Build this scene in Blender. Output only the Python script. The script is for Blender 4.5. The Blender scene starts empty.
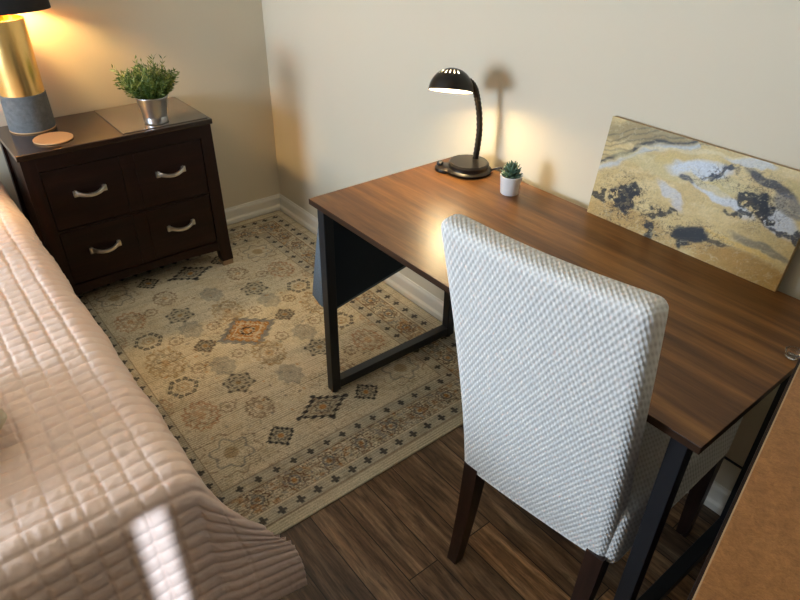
import bpy, bmesh, math, random
import numpy as np
from mathutils import Vector, Matrix

random.seed(7)
rng = np.random.default_rng(11)
S = bpy.context.scene
COL = S.collection
PI = math.pi

# ------------------------------------------------------------------ helpers
def link(o, parent=None):
    COL.objects.link(o)
    if parent is not None:
        o.parent = parent
    return o

def tag(o, label=None, cat=None, group=None, kind=None):
    if label: o['label'] = label
    if cat: o['category'] = cat
    if group: o['group'] = group
    if kind: o['kind'] = kind
    return o

def thing(name, loc, rz=0, label=None, cat=None, group=None, rot=None):
    o = bpy.data.objects.new(name, None)
    o.empty_display_size = .05
    link(o)
    o.location = loc
    o.rotation_euler = rot if rot else (0, 0, rz)
    return tag(o, label, cat, group)

def obj(name, bm, mat, parent=None, smooth=False, label=None, kind=None, autos=None):
    me = bpy.data.meshes.new(name)
    bmesh.ops.recalc_face_normals(bm, faces=bm.faces)
    bm.to_mesh(me); bm.free()
    me.materials.append(mat)
    if smooth:
        for p in me.polygons: p.use_smooth = True
    o = bpy.data.objects.new(name, me)
    link(o, parent)
    if smooth and autos:
        me.set_sharp_from_angle(angle=autos)
    if label: o['label'] = label
    if kind: o['kind'] = kind
    return o

def BM(): return bmesh.new()

def box(bm, x0, x1, y0, y1, z0, z1, bev=0.0, M=None, seg=2):
    vs = [bm.verts.new((x, y, z)) for x in (x0, x1) for y in (y0, y1) for z in (z0, z1)]
    idx = [(0, 1, 3, 2), (4, 6, 7, 5), (0, 4, 5, 1), (2, 3, 7, 6), (0, 2, 6, 4), (1, 5, 7, 3)]
    fs = [bm.faces.new([vs[i] for i in f]) for f in idx]
    bmesh.ops.recalc_face_normals(bm, faces=fs)
    vv = vs
    if bev > 0:
        es = list({e for f in fs for e in f.edges})
        r = bmesh.ops.bevel(bm, geom=es, offset=bev, segments=seg, affect='EDGES', profile=.5)
        vv = list({v for f in r['faces'] for v in f.verts} | {v for v in vs if v.is_valid})
    if M is not None:
        for v in vv: v.co = M @ v.co
    return bm

def hexa(bm, bot, top, bev=0):
    """box from 4 bottom points and 4 top points"""
    vs = [bm.verts.new(p) for p in bot] + [bm.verts.new(p) for p in top]
    idx = [(3, 2, 1, 0), (4, 5, 6, 7), (0, 1, 5, 4), (1, 2, 6, 5), (2, 3, 7, 6), (3, 0, 4, 7)]
    fs = [bm.faces.new([vs[i] for i in f]) for f in idx]
    if bev:
        es = list({e for f in fs for e in f.edges})
        bmesh.ops.bevel(bm, geom=es, offset=bev, segments=2, affect='EDGES', profile=.5)
    return bm

def lathe(bm, prof, n=48, c=(0, 0, 0), sx=1, sy=1, M=None):
    rings = []
    for r, z in prof:
        ring = []
        for i in range(n if r > 1e-6 else 1):
            a = 2 * PI * i / n
            p = Vector((c[0] + r * sx * math.cos(a), c[1] + r * sy * math.sin(a), c[2] + z))
            if M is not None: p = M @ p
            ring.append(bm.verts.new(p))
        rings.append(ring)
    for a, b in zip(rings[:-1], rings[1:]):
        if len(a) == 1 and len(b) == 1: continue
        for i in range(n):
            j = (i + 1) % n
            if len(a) == 1: bm.faces.new((a[0], b[i], b[j]))
            elif len(b) == 1: bm.faces.new((a[i], a[j], b[0]))
            else: bm.faces.new((a[i], a[j], b[j], b[i]))
    return bm

def tube(bm, pts, r, n=10, cap=True, flat=None):
    pts = [Vector(p) for p in pts]
    rs = r if isinstance(r, (list, tuple)) else [r] * len(pts)
    rings = []
    up = Vector((0, 0, 1))
    for i, p in enumerate(pts):
        t = (pts[min(i + 1, len(pts) - 1)] - pts[max(i - 1, 0)]).normalized()
        if abs(t.dot(up)) > .98: ref = Vector((1, 0, 0))
        else: ref = up
        a = t.cross(ref).normalized() if i == 0 else (prev - t * prev.dot(t)).normalized()
        prev = a
        b = t.cross(a)
        fb = flat if flat else 1
        rings.append([bm.verts.new(p + a * rs[i] * math.cos(2 * PI * k / n) + b * rs[i] * fb * math.sin(2 * PI * k / n)) for k in range(n)])
    for A, B_ in zip(rings[:-1], rings[1:]):
        for k in range(n):
            bm.faces.new((A[k], A[(k + 1) % n], B_[(k + 1) % n], B_[k]))
    if cap:
        bm.faces.new(rings[0][::-1]); bm.faces.new(rings[-1])
    return bm

def spline(ctrl, n):
    """catmull-rom through control points"""
    P = [Vector(c) for c in ctrl]
    P = [P[0] * 2 - P[1]] + P + [P[-1] * 2 - P[-2]]
    out = []
    for i in range(1, len(P) - 2):
        for k in range(n):
            t = k / n
            a, b, c, d = P[i - 1], P[i], P[i + 1], P[i + 2]
            out.append(.5 * ((2 * b) + (c - a) * t + (2 * a - 5 * b + 4 * c - d) * t * t + (3 * b - a - 3 * c + d) * t ** 3))
    out.append(P[-2])
    return out

def grid_mesh(name, X, Y, Z, mat, parent=None, smooth=True, colors=None, uv=None):
    nu, nv = X.shape
    me = bpy.data.meshes.new(name)
    co = np.stack([X, Y, Z], -1).reshape(-1, 3).astype(np.float32)
    i = np.arange(nu * nv).reshape(nu, nv)
    q = np.stack([i[:-1, :-1], i[1:, :-1], i[1:, 1:], i[:-1, 1:]], -1).reshape(-1, 4)
    me.vertices.add(len(co)); me.vertices.foreach_set('co', co.ravel())
    me.loops.add(q.size); me.loops.foreach_set('vertex_index', q.ravel().astype(np.int32))
    me.polygons.add(len(q)); me.polygons.foreach_set('loop_start', np.arange(0, q.size, 4, dtype=np.int32))
    me.polygons.foreach_set('use_smooth', np.full(len(q), smooth))
    me.update(calc_edges=True)
    if colors is not None:
        ca = me.color_attributes.new('pattern', 'FLOAT_COLOR', 'POINT')
        c4 = np.ones((nu * nv, 4), np.float32); c4[:, :3] = colors.reshape(-1, 3)
        ca.data.foreach_set('color', c4.ravel())
    me.validate()
    me.materials.append(mat)
    o = bpy.data.objects.new(name, me)
    return link(o, parent)

def vnoise(x, y, seed=0, octv=1):
    """smooth 2D value noise, -1..1"""
    tot = np.zeros_like(x, dtype=float); amp = 1; s = 0
    for o in range(octv):
        r = np.random.default_rng(seed + o * 17).random((256, 256)) * 2 - 1
        xf, yf = np.floor(x), np.floor(y)
        xi, yi = xf.astype(int) & 255, yf.astype(int) & 255
        u, v = x - xf, y - yf
        u = u * u * (3 - 2 * u); v = v * v * (3 - 2 * v)
        x1, y1 = (xi + 1) & 255, (yi + 1) & 255
        tot += amp * ((r[xi, yi] * (1 - u) + r[x1, yi] * u) * (1 - v) + (r[xi, y1] * (1 - u) + r[x1, y1] * u) * v)
        s += amp; amp *= .5; x = x * 2.03 + 11.3; y = y * 2.03 + 5.7
    return tot / s

def sstep(a, b, x):
    t = np.clip((x - a) / (b - a), 0, 1)
    return t * t * (3 - 2 * t)

def srgb(r, g, b):
    f = lambda c: (c / 255 / 12.92) if c / 255 <= .04045 else ((c / 255 + .055) / 1.055) ** 2.4
    return (f(r), f(g), f(b))

# ------------------------------------------------------------------ materials
class Mat:
    def __init__(s, name, color=(.5, .5, .5), rough=.5, metal=0, spec=.5, **kw):
        s.m = bpy.data.materials.new(name); s.m.use_nodes = True
        s.nt = s.m.node_tree; s.b = s.nt.nodes['Principled BSDF']
        s.b.inputs['Base Color'].default_value = (*color, 1)
        s.b.inputs['Roughness'].default_value = rough
        s.b.inputs['Metallic'].default_value = metal
        s.b.inputs['Specular IOR Level'].default_value = spec
        for k, v in kw.items(): s.b.inputs[k.replace('_', ' ')].default_value = v
    def n(s, t, **kw):
        nd = s.nt.nodes.new(t)
        for k, v in kw.items():
            if k in nd.inputs: nd.inputs[k].default_value = v
            else: setattr(nd, k, v)
        return nd
    def l(s, a, b): s.nt.links.new(a, b)
    def coord(s, scale=(1, 1, 1), rot=(0, 0, 0), kind='Object'):
        tc = s.n('ShaderNodeTexCoord'); mp = s.n('ShaderNodeMapping')
        mp.inputs['Scale'].default_value = scale; mp.inputs['Rotation'].default_value = rot
        s.l(tc.outputs[kind], mp.inputs[0]); return mp.outputs[0]
    def noise(s, vec, scale, detail=4, rough=.55, dist=0):
        nd = s.n('ShaderNodeTexNoise'); nd.inputs['Scale'].default_value = scale
        nd.inputs['Detail'].default_value = detail; nd.inputs['Roughness'].default_value = rough
        nd.inputs['Distortion'].default_value = dist
        s.l(vec, nd.inputs['Vector']); return nd.outputs['Fac']
    def ramp(s, fac, stops):
        nd = s.n('ShaderNodeValToRGB'); e = nd.color_ramp.elements
        while len(e) < len(stops): e.new(.5)
        for el, (p, c) in zip(e, stops): el.position = p; el.color = (*c, 1)
        s.l(fac, nd.inputs[0]); return nd.outputs[0]
    def mix(s, fac, a, b, mode='MIX'):
        nd = s.n('ShaderNodeMix', data_type='RGBA', blend_type=mode)
        for i, v in ((0, fac), (6, a), (7, b)):
            if isinstance(v, (int, float)): nd.inputs[i].default_value = v
            elif isinstance(v, tuple): nd.inputs[i].default_value = (*v, 1)
            else: s.l(v, nd.inputs[i])
        return nd.outputs[2]
    def math(s, op, a, b=None, c=None):
        nd = s.n('ShaderNodeMath', operation=op)
        for i, v in enumerate((a, b, c)):
            if v is None: continue
            if isinstance(v, (int, float)): nd.inputs[i].default_value = v
            else: s.l(v, nd.inputs[i])
        return nd.outputs[0]
    def base(s, sock): s.l(sock, s.b.inputs['Base Color']); return s
    def bump(s, h, strength=.3, dist=.002):
        nd = s.n('ShaderNodeBump'); nd.inputs['Strength'].default_value = strength; nd.inputs['Distance'].default_value = dist
        s.l(h, nd.inputs['Height']); s.l(nd.outputs[0], s.b.inputs['Normal']); return s

def wall_mat(name, c):
    M = Mat(name, c, .62, spec=.3)
    v = M.coord()
    M.base(M.ramp(M.noise(v, 1.3, 3), [(.3, tuple(x * .97 for x in c)), (.7, c)]))
    M.bump(M.noise(v, 120, 4), .12, .001)
    return M.m
M_wall = wall_mat('painted_wall', (.67, .585, .43))
M_ceil = wall_mat('ceiling_paint', (.75, .73, .68))
M_trim = Mat('trim_paint', (.76, .71, .60), .32).m

def wood(name, dark, mid, light, axis='x', scale=1.0, rough=.3, fine=1.0, spec=.5, bumpy=.05, coat=0):
    M = Mat(name, mid, rough, spec=spec)
    st = {'x': (1, 14, 14), 'y': (14, 1, 14), 'z': (14, 14, 1)}[axis]
    v = M.coord(tuple(a * scale for a in st))
    n1 = M.noise(v, 1.6, 5, .6, .6)
    n2 = M.noise(v, 9 * fine, 4, .7, .2)
    c1 = M.ramp(n1, [(.28, dark), (.5, mid), (.72, light)])
    c2 = M.ramp(n2, [(.3, (.72, .72, .72)), (.62, (1.1, 1.1, 1.1))])
    M.base(M.mix(1.0, c1, c2, 'MULTIPLY'))
    M.bump(n2, bumpy, .001)
    if coat:
        M.b.inputs['Coat Weight'].default_value = coat; M.b.inputs['Coat Roughness'].default_value = .15
    return M.m

M_desk = wood('walnut_laminate', (.060, .022, .006), (.160, .066, .017), (.30, .132, .034), 'x', .9, .35, 1.0, .38, .04)
M_deskedge = wood('dark_desk_edge', (.022, .010, .004), (.045, .019, .008), (.075, .033, .013), 'x', .9, .4, 1.0, .3, .03)
M_ns = wood('espresso_wood', (.009, .0028, .0013), (.015, .0045, .002), (.023, .0072, .0031), 'y', .8, .42, 1, .25, .03, .0)
M_ns_z = wood('espresso_wood_post', (.009, .0028, .0013), (.015, .0045, .002), (.023, .0072, .0031), 'z', .8, .42, 1, .25, .03, .0)
M_nstop = wood('espresso_top', (.020, .009, .0045), (.033, .015, .0075), (.048, .022, .011), 'y', .8, .16, 1, .5, .02, .4)
M_leg = wood('dark_walnut_leg', (.012, .005, .003), (.026, .010, .006), (.045, .019, .011), 'z', 1.0, .32, 1, .5, .05, .2)
M_black = Mat('black_powder_coat', (.010, .011, .013), .42).m
def veneer():
    M = Mat('orange_veneer', (.3, .13, .04), .38)
    v = M.coord((1, 1, 1))
    v2 = M.coord((3.2, 1.2, 1), (0, 0, .5))
    n1 = M.noise(v2, 3.2, 6, .7, 1.8)
    n2 = M.noise(v, 42, 5, .75, 1.4)
    c1 = M.ramp(n1, [(.25, (.32, .135, .034)), (.5, (.38, .165, .043)), (.75, (.44, .20, .056))])
    n3 = M.noise(M.coord((1, 2.5, 1), (0, 0, .9)), 120, 3, .7, 2.0)
    c2 = M.ramp(n2, [(.35, (.80, .76, .70)), (.6, (1.1, 1.1, 1.1))])
    c3 = M.ramp(n3, [(.35, (.78, .74, .68)), (.6, (1.1, 1.1, 1.1))])
    M.base(M.mix(1.0, M.mix(1.0, c1, c2, 'MULTIPLY'), c3, 'MULTIPLY')); M.bump(n2, .12, .001)
    return M.m
M_ven = veneer()
M_venedge = Mat('pale_edge_banding', (.50, .33, .17), .5).m

def floor_mat():
    M = Mat('vinyl_plank', (.1, .07, .05), .42)
    tc = M.n('ShaderNodeTexCoord')
    mp = M.n('ShaderNodeMapping'); M.l(tc.outputs['Object'], mp.inputs[0])
    mp.inputs['Location'].default_value = (.23, .07, 0)
    br = M.n('ShaderNodeTexBrick', offset=.37, offset_frequency=2, squash=1.0)
    for k, v in (('Scale', 1.0), ('Mortar Size', .0016), ('Mortar Smooth', .2), ('Bias', 0.0), ('Brick Width', .92), ('Row Height', .10)):
        br.inputs[k].default_value = v
    br.inputs['Color1'].default_value = (0, 0, 0, 1); br.inputs['Color2'].default_value = (1, 1, 1, 1); br.inputs['Mortar'].default_value = (.5, .5, .5, 1)
    M.l(mp.outputs[0], br.inputs['Vector'])
    # shift the grain per plank
    add = M.n('ShaderNodeVectorMath', operation='MULTIPLY_ADD')
    M.l(br.outputs['Color'], add.inputs[0]); add.inputs[1].default_value = (7.3, 3.1, 1.7); M.l(tc.outputs['Object'], add.inputs[2])
    st = M.n('ShaderNodeMapping'); st.inputs['Scale'].default_value = (1.2, 11, 1); M.l(add.outputs[0], st.inputs[0])
    n1 = M.noise(st.outputs[0], 1.5, 6, .65, 1.0)
    n2 = M.noise(st.outputs[0], 9, 5, .7, .5)
    base = M.ramp(n1, [(.27, (.060, .034, .017)), (.5, (.20, .122, .065)), (.72, (.46, .32, .19))])
    plank = M.ramp(br.outputs['Color'], [(0, (.5, .5, .53)), (.5, (1.0, .95, .9)), (1, (1.6, 1.38, 1.12))])
    c = M.mix(1.0, base, plank, 'MULTIPLY')
    c = M.mix(1.0, c, M.ramp(n2, [(.34, (.42, .42, .42)), (.52, (1.0, 1.0, 1.0)), (.68, (1.5, 1.45, 1.4))]), 'MULTIPLY')
    c = M.mix(br.outputs['Fac'], c, (.012, .008, .005))
    M.base(c)
    M.bump(M.math('SUBTRACT', n2, br.outputs['Fac']), .2, .002)
    return M.m
M_floor = floor_mat()

def rug_mat():
    M = Mat('woven_rug', (.4, .3, .2), .95, spec=.1)
    at = M.n('ShaderNodeAttribute', attribute_name='pattern')
    v = M.coord()
    n = M.noise(v, 260, 3, .7)
    c = M.mix(1.0, at.outputs['Color'], M.ramp(n, [(.3, (.68, .68, .68)), (.65, (1.22, 1.22, 1.22))]), 'MULTIPLY')
    M.base(c)
    M.bump(n, .5, .002)
    return M.m
M_rug = rug_mat()
M_rugedge = Mat('rug_binding', srgb(206, 192, 160), .95, spec=.1).m

def quilt_mat():
    M = Mat('satin_quilt', (.64, .44, .36), .42, spec=.45)
    v = M.coord()
    n = M.noise(v, 55, 5, .6, .8)
    M.base(M.ramp(M.noise(v, 3, 3), [(.3, (.74, .53, .41)), (.7, (.80, .59, .46))]))
    M.b.inputs['Sheen Weight'].default_value = .15
    M.bump(n, .35, .004)
    return M.m
M_quilt = quilt_mat()
M_fleece = (lambda M: (M.bump(M.noise(M.coord(), 160, 4, .8), .9, .006), M.m)[1])(Mat('cream_fleece', (.76, .64, .46), .95, spec=.1))
M_sheet = Mat('white_sheet', (.7, .68, .64), .9).m

def slip_mat():
    M = Mat('bubble_knit', (.72, .69, .62), .9, spec=.05)
    v = M.coord()
    sep = M.n('ShaderNodeSeparateXYZ'); M.l(v, sep.inputs[0])
    x, y, z = sep.outputs
    k = 2 * PI / .0112
    n = M.noise(v, 14, 2)
    wob = M.math('MULTIPLY', M.math('SUBTRACT', n, .5), .006)
    p1 = M.math('ADD', M.math('ADD', M.math('ADD', x, M.math('MULTIPLY', z, .62)), y), wob)
    p2 = M.math('SUBTRACT', M.math('SUBTRACT', x, M.math('MULTIPLY', z, .62)), wob)
    p2 = M.math('ADD', p2, M.math('MULTIPLY', y, -.25))
    s1 = M.math('SINE', M.math('MULTIPLY', p1, k)); s2 = M.math('SINE', M.math('MULTIPLY', p2, k))
    h = M.math('MULTIPLY', M.math('ADD', M.math('ADD', s1, s2), 2), .25)
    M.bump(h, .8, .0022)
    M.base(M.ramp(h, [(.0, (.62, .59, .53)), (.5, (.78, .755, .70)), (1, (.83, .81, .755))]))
    return M.m
M_slip = slip_mat()
M_stitch = Mat('slip_hem', (.72, .69, .62), .9).m

M_gold = Mat('brushed_brass', (.86, .56, .20), .26, 1.0)
M_gold.b.inputs['Anisotropic'].default_value = .5
M_gold.bump(M_gold.noise(M_gold.coord((60, 60, 1)), 4, 3), .08, .001); M_gold = M_gold.m
M_conc = Mat('grey_concrete', (.12, .125, .12), .85)
M_conc.base(M_conc.ramp(M_conc.noise(M_conc.coord(), 60, 6, .7), [(.3, (.085, .09, .088)), (.7, (.15, .155, .15))]))
M_conc.bump(M_conc.noise(M_conc.coord(), 150, 5), .3, .002); M_conc = M_conc.m
M_shade_out = Mat('black_shade_fabric', (.006, .005, .005), .8).m
M_shade_in = Mat('gold_shade_lining', (.85, .55, .16), .4, .6).m
M_bronze = Mat('dark_bronze_metal', (.022, .018, .014), .30, .55).m
M_white_in = Mat('white_enamel_reflector', (.92, .90, .85), .4).m
M_nickel = Mat('satin_nickel', (.72, .67, .58), .30, 1.0).m
M_tin = Mat('galvanized_tin', (.62, .62, .62), .28, 1.0)
M_tin.bump(M_tin.noise(M_tin.coord((1, 1, 40)), 5, 3), .06, .001)
M_tin = M_tin.m
M_leaf = Mat('grass_leaf', (.07, .15, .025), .45)
M_leaf.base(M_leaf.ramp(M_leaf.noise(M_leaf.coord(), 40, 2), [(.3, (.030, .070, .010)), (.48, (.085, .15, .022)), (.66, (.32, .36, .08))])); M_leaf = M_leaf.m
M_soil = Mat('dark_soil', (.02, .014, .01), .95).m
M_succ = Mat('succulent_leaf', (.07, .14, .08), .42)
M_succ.base(M_succ.ramp(M_succ.noise(M_succ.coord(), 60, 2), [(.3, (.03, .075, .045)), (.7, (.13, .21, .13))])); M_succ = M_succ.m
M_ceramic = Mat('white_ceramic', (.82, .81, .77), .28).m
M_cork = Mat('tan_leather', (.56, .31, .13), .6).m
M_cork_edge = M_cork
M_felt = Mat('felt_cap', (.30, .20, .11), .9).m
M_bag = Mat('blue_grey_felt', (.058, .072, .088), .95, spec=.1)
M_bag.base(M_bag.ramp(M_bag.noise(M_bag.coord(), 220, 4, .8), [(.3, (.085, .098, .105)), (.7, (.15, .168, .178))])); M_bag = M_bag.m
M_bagdark = Mat('shaded_felt', (.034, .042, .050), .95, spec=.1).m  # pouch felt again, with its shade put into a darker tone
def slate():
    M = Mat('mottled_grey_brown', (.2, .17, .14), .2)
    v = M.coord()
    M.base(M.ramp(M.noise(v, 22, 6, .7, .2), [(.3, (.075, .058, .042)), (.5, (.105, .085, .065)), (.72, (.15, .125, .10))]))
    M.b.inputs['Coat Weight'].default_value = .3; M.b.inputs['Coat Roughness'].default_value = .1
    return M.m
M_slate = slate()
def emis(name, c, s):
    m = bpy.data.materials.new(name); m.use_nodes = True; nt = m.node_tree
    nt.nodes.remove(nt.nodes['Principled BSDF']); e = nt.nodes.new('ShaderNodeEmission')
    e.inputs[0].default_value = (*c, 1); e.inputs[1].default_value = s
    nt.links.new(e.outputs[0], nt.nodes['Material Output'].inputs[0]); return m
M_bulb_desk = emis('desk_bulb_glow', (1.0, .76, .42), 360)
M_bulb_ns = emis('bedside_bulb_glow', (1.0, .64, .25), 800)
M_fill_glow = emis('fill_diffuser_glow', (1.0, .72, .38), 10.0)  # glow of the added fill light overhead
def glass_mat():
    m = bpy.data.materials.new('window_glass'); m.use_nodes = True; nt = m.node_tree
    nt.nodes.remove(nt.nodes['Principled BSDF'])
    t = nt.nodes.new('ShaderNodeBsdfTransparent'); g = nt.nodes.new('ShaderNodeBsdfGlossy'); g.inputs['Roughness'].default_value = .02
    mx = nt.nodes.new('ShaderNodeMixShader'); mx.inputs[0].default_value = .06
    nt.links.new(t.outputs[0], mx.inputs[1]); nt.links.new(g.outputs[0], mx.inputs[2]); nt.links.new(mx.outputs[0], nt.nodes['Material Output'].inputs[0]); return m
M_glass = glass_mat()
M_clear = Mat('clear_glass', (.95, .97, .97), .03, Transmission_Weight=1.0).m
M_curtain = Mat('linen_curtain', (.62, .58, .50), .9).m
M_canvas_side = Mat('gold_canvas_edge', (.36, .22, .07), .38, .25).m
def art_mat():
    M = Mat('poured_paint', (.5, .4, .2), .45, .0, .3)
    at = M.n('ShaderNodeAttribute', attribute_name='pattern')
    M.base(at.outputs['Color'])
    M.bump(M.noise(M.coord(), 90, 4), .08, .001)
    return M.m
M_art = art_mat()

# ------------------------------------------------------------------ room
RX, RY, RZ = 4.3, -3.7, 2.45
def struct(name, bm, m, parent=None):
    o = obj(name, bm, m, parent)
    if parent is None: o['kind'] = 'structure'
    return o
bm = BM(); box(bm, -.15, RX + .15, RY - .15, .15, -.1, 0); struct('floor', bm, M_floor)
bm = BM(); box(bm, -.15, RX + .15, RY - .15, .15, RZ, RZ + .1); struct('ceiling', bm, M_ceil)
bm = BM(); box(bm, -.15, RX + .15, 0, .15, 0, RZ); struct('wall_right', bm, M_wall)       # behind the desk
bm = BM(); box(bm, -.15, 0, RY, 0, 0, RZ); struct('wall_back', bm, M_wall)                # behind the nightstand

def wall_with_hole(name, axis, pos, t, a0, a1, h0, h1, z0, z1):
    bm = BM()
    segs = [(a0, h0, 0, RZ), (h1, a1, 0, RZ), (h0, h1, 0, z0), (h0, h1, z1, RZ)]
    for s0, s1, b0, b1 in segs:
        if axis == 'y': box(bm, s0, s1, pos, pos + t, b0, b1)
        else: box(bm, pos, pos + t, s0, s1, b0, b1)
    struct(name, bm, M_wall)
W1 = (.40, 1.55, .78, 1.80)   # window opposite the desk: x0, x1, z0, z1
W2 = (-2.55, -1.05, .85, 1.97)  # unseen side window, opening height set to trim the sun strip
wall_with_hole('wall_left', 'y', RY - .15, .15, -.15, RX + .15, W1[0], W1[1], W1[2], W1[3])
wall_with_hole('wall_front', 'x', RX, .15, RY, 0, W2[0], W2[1], W2[2], W2[3])

def window(name, axis, pos, a0, a1, z0, z1):
    fr = BM()
    def bb(u0, u1, w0, w1, d0=-.05, d1=-.0, bm=fr):
        if axis == 'y': box(bm, u0, u1, pos + d0, pos + d1, w0, w1, .003)
        else: box(bm, pos - d1, pos - d0, u0, u1, w0, w1, .003)
    t = .045
    bb(a0, a0 + t, z0, z1); bb(a1 - t, a1, z0, z1); bb(a0 + t, a1 - t, z0, z0 + t); bb(a0 + t, a1 - t, z1 - t, z1)
    zm = (z0 + z1) / 2; bb(a0 + t, a1 - t, zm - .02, zm + .02)
    root = struct(name, fr, M_trim)
    g = BM(); bb(a0 + t, a1 - t, z0 + t, z1 - t, -.03, -.026, g); obj('pane', g, M_glass, root)
    s = BM(); bb(a0 - .06, a1 + .06, z0 - .035, z0 - .005, .0, .06, s); obj('window_sill', s, M_trim, root)
window('window_1', 'y', RY - .02, *W1)
window('window_2', 'x', RX + .02, *W2)

# profiled baseboards: tall board, moulded cap and shoe
def baseboard(name, p0, p1, nrm):
    prof = [(0, 0), (.020, 0), (.022, .006), (.019, .022), (.012, .030), (.011, .034), (.011, .066), (.009, .074), (.005, .080), (.004, .085), (0, .087)]
    bm = BM(); A = []
    for p in (p0, p1):
        A.append([bm.verts.new((p[0] + nrm[0] * d, p[1] + nrm[1] * d, z)) for d, z in prof])
    for i in range(len(prof) - 1): bm.faces.new((A[0][i], A[0][i + 1], A[1][i + 1], A[1][i]))
    bm.faces.new(A[0]); bm.faces.new(A[1][::-1])
    struct(name, bm, M_trim)
baseboard('baseboard_right', (0, 0), (RX, 0), (0, -1))
baseboard('baseboard_back', (0, 0), (0, RY), (1, 0))
baseboard('baseboard_left', (0, RY), (RX, RY), (0, 1))
baseboard('baseboard_front', (RX, RY), (RX, 0), (-1, 0))

# ------------------------------------------------------------------ rug
def build_rug():
    x0, x1, y0, y1 = .035, 1.855, -1.36, -.027
    d = .003
    xs = np.arange(x0, x1 + d / 2, d); ys = np.arange(y0, y1 + d / 2, d)
    X, Y = np.meshgrid(xs, ys, indexing='ij')
    C = np.zeros(X.shape + (3,))
    lin = lambda r, g, b: np.array(srgb(r, g, b))
    cream = lin(218, 205, 175); tan = lin(160, 128, 80); charcoal = lin(48, 47, 50); slateb = lin(120, 120, 118)
    orange = lin(188, 128, 56); brown = lin(112, 76, 50); grey = lin(150, 142, 122); pale = lin(214, 201, 170)
    C[:] = cream
    def put(mask, col, a=1.0):
        m = (np.clip(mask, 0, 1) * a)[..., None]
        C[:] = C * (1 - m) + col * m
    n1 = vnoise(X * 9, Y * 9, 3, 3); put(sstep(.0, .6, n1), lin(208, 191, 156), .6)
    put(sstep(.15, .5, vnoise(X * 45, Y * 45, 5, 2)), lin(198, 180, 146), .5)
    wx = X + .004 * vnoise(X * 60, Y * 60, 21, 2); wy = Y + .004 * vnoise(X * 60, Y * 60, 22, 2)
    wear = .75 + .35 * vnoise(X * 70, Y * 70, 31, 2)
    cx0, cy0 = .9375, -.6925
    def polar(cx, cy): 
        dx, dy = wx - cx, wy - cy
        return dx, dy, np.hypot(dx, dy), np.arctan2(dy, dx)
    def band(v, c, w): return sstep(w, w * .45, np.abs(v - c))
    def rosette(cx, cy, R=.052, col=charcoal, fill=grey, a=.85):
        dx, dy, r, t = polar(cx, cy)
        rr = r / (R * (1 + .14 * np.cos(6 * t)))
        put(sstep(1.05, .95, rr), fill, .45)
        put(band(rr, .92, .14) * (.55 + .45 * np.cos(12 * t)), col, a)
        put(band(rr, .55, .13) * (np.cos(8 * t) > -.5), col, a * .8)
        put(sstep(.25, .15, rr), tan, .8)
    def ring(cx, cy, R=.05, col=charcoal, a=.9):
        dx, dy, r, t = polar(cx, cy)
        q = np.maximum(np.abs(dx), np.abs(dx) * .5 + np.abs(dy) * .87) / R
        put(band(q, .88, .19) * (np.cos(6 * t * 2) > -.75), col, a)
        put(band(q, .88, .05), cream, .5)
        put(band(q, .38, .12), tan, .5); put(sstep(.15, .08, q), orange, .7)
    def diamond(cx, cy, rx, ry, col=charcoal, a=.95, big=False):
        dx, dy, r, t = polar(cx, cy)
        q = (np.abs(dx) / rx + np.abs(dy) / ry)
        step = .06 * np.sign(np.sin(dx / rx * 26))
        put(sstep(1.05, .95, q + step), grey, .5)
        put(band(q + step, .88, .15), col, a)
        put(band(r / (rx * .62), .62 + .12 * np.cos(8 * t), .13), col, .7)
        put(sstep(.2, .12, r / rx * .8), orange, .8)
        if big:
            put(band(q, .58, .07), brown, .5)
            for sx_, sy_ in ((1, 0), (-1, 0), (0, 1), (0, -1)):
                put(sstep(1, .6, np.hypot(wx - cx - sx_ * rx, wy - cy - sy_ * ry) / .012), col, .9)
    def tanros(cx, cy, rx=.085, ry=.06, col=tan, a=.6):
        dx, dy, r, t = polar(cx, cy)
        rr = np.hypot(dx / rx, dy / ry)
        put(band(rr, .9 + .08 * np.cos(14 * t), .11) * (vnoise(X * 160, Y * 160, 8) > -.4), col, a)
        put(band(rr, .58 + .07 * np.cos(8 * t), .12) * (vnoise(X * 150, Y * 150, 9) > -.5), brown, a * .6)
        put(sstep(.3, .15, rr), orange, a * .7)
        put(sstep(1, .9, rr) * (vnoise(X * 130, Y * 130, 77) > .25), col, a * .7)
    def blue(cx, cy):
        dx, dy, r, t = polar(cx, cy)
        rr = np.hypot(dx / .062, dy / .048) / (1 + .1 * np.cos(8 * t))
        put(sstep(1.05, .85, rr), slateb, .48); put(band(rr, .55, .1), cream, .3)
    def small(cx, cy):
        dx, dy, r, t = polar(cx, cy)
        rr = r / (.029 * (1 + .12 * np.cos(8 * t)))
        put(band(rr, .85, .17), brown, .6); put(sstep(.4, .25, rr), brown, .5)
    gx = .1705
    ky = {0: cy0, 1: cy0 + .173, -1: cy0 - .173, 2: cy0 + .342, -2: cy0 - .342}
    # centre medallion
    dx, dy, r, t = polar(cx0, cy0)
    q = np.abs(dx) / .118 + np.abs(dy) / .13
    put(sstep(1.04, .96, q + .05 * np.sign(np.sin(dx * 240))), slateb, .85)
    put(sstep(.80, .74, q + .04 * np.sin(dy * 260)), orange, .85)
    put(band(q, .52, .05), cream, .7)
    put(band(r / .03, .8, .22), charcoal, .9); put(sstep(.5, .3, r / .03), orange, .9)
    put(sstep(.75, .7, q) * (vnoise(X * 150, Y * 150, 12) > .15), pale, .6)
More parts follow.
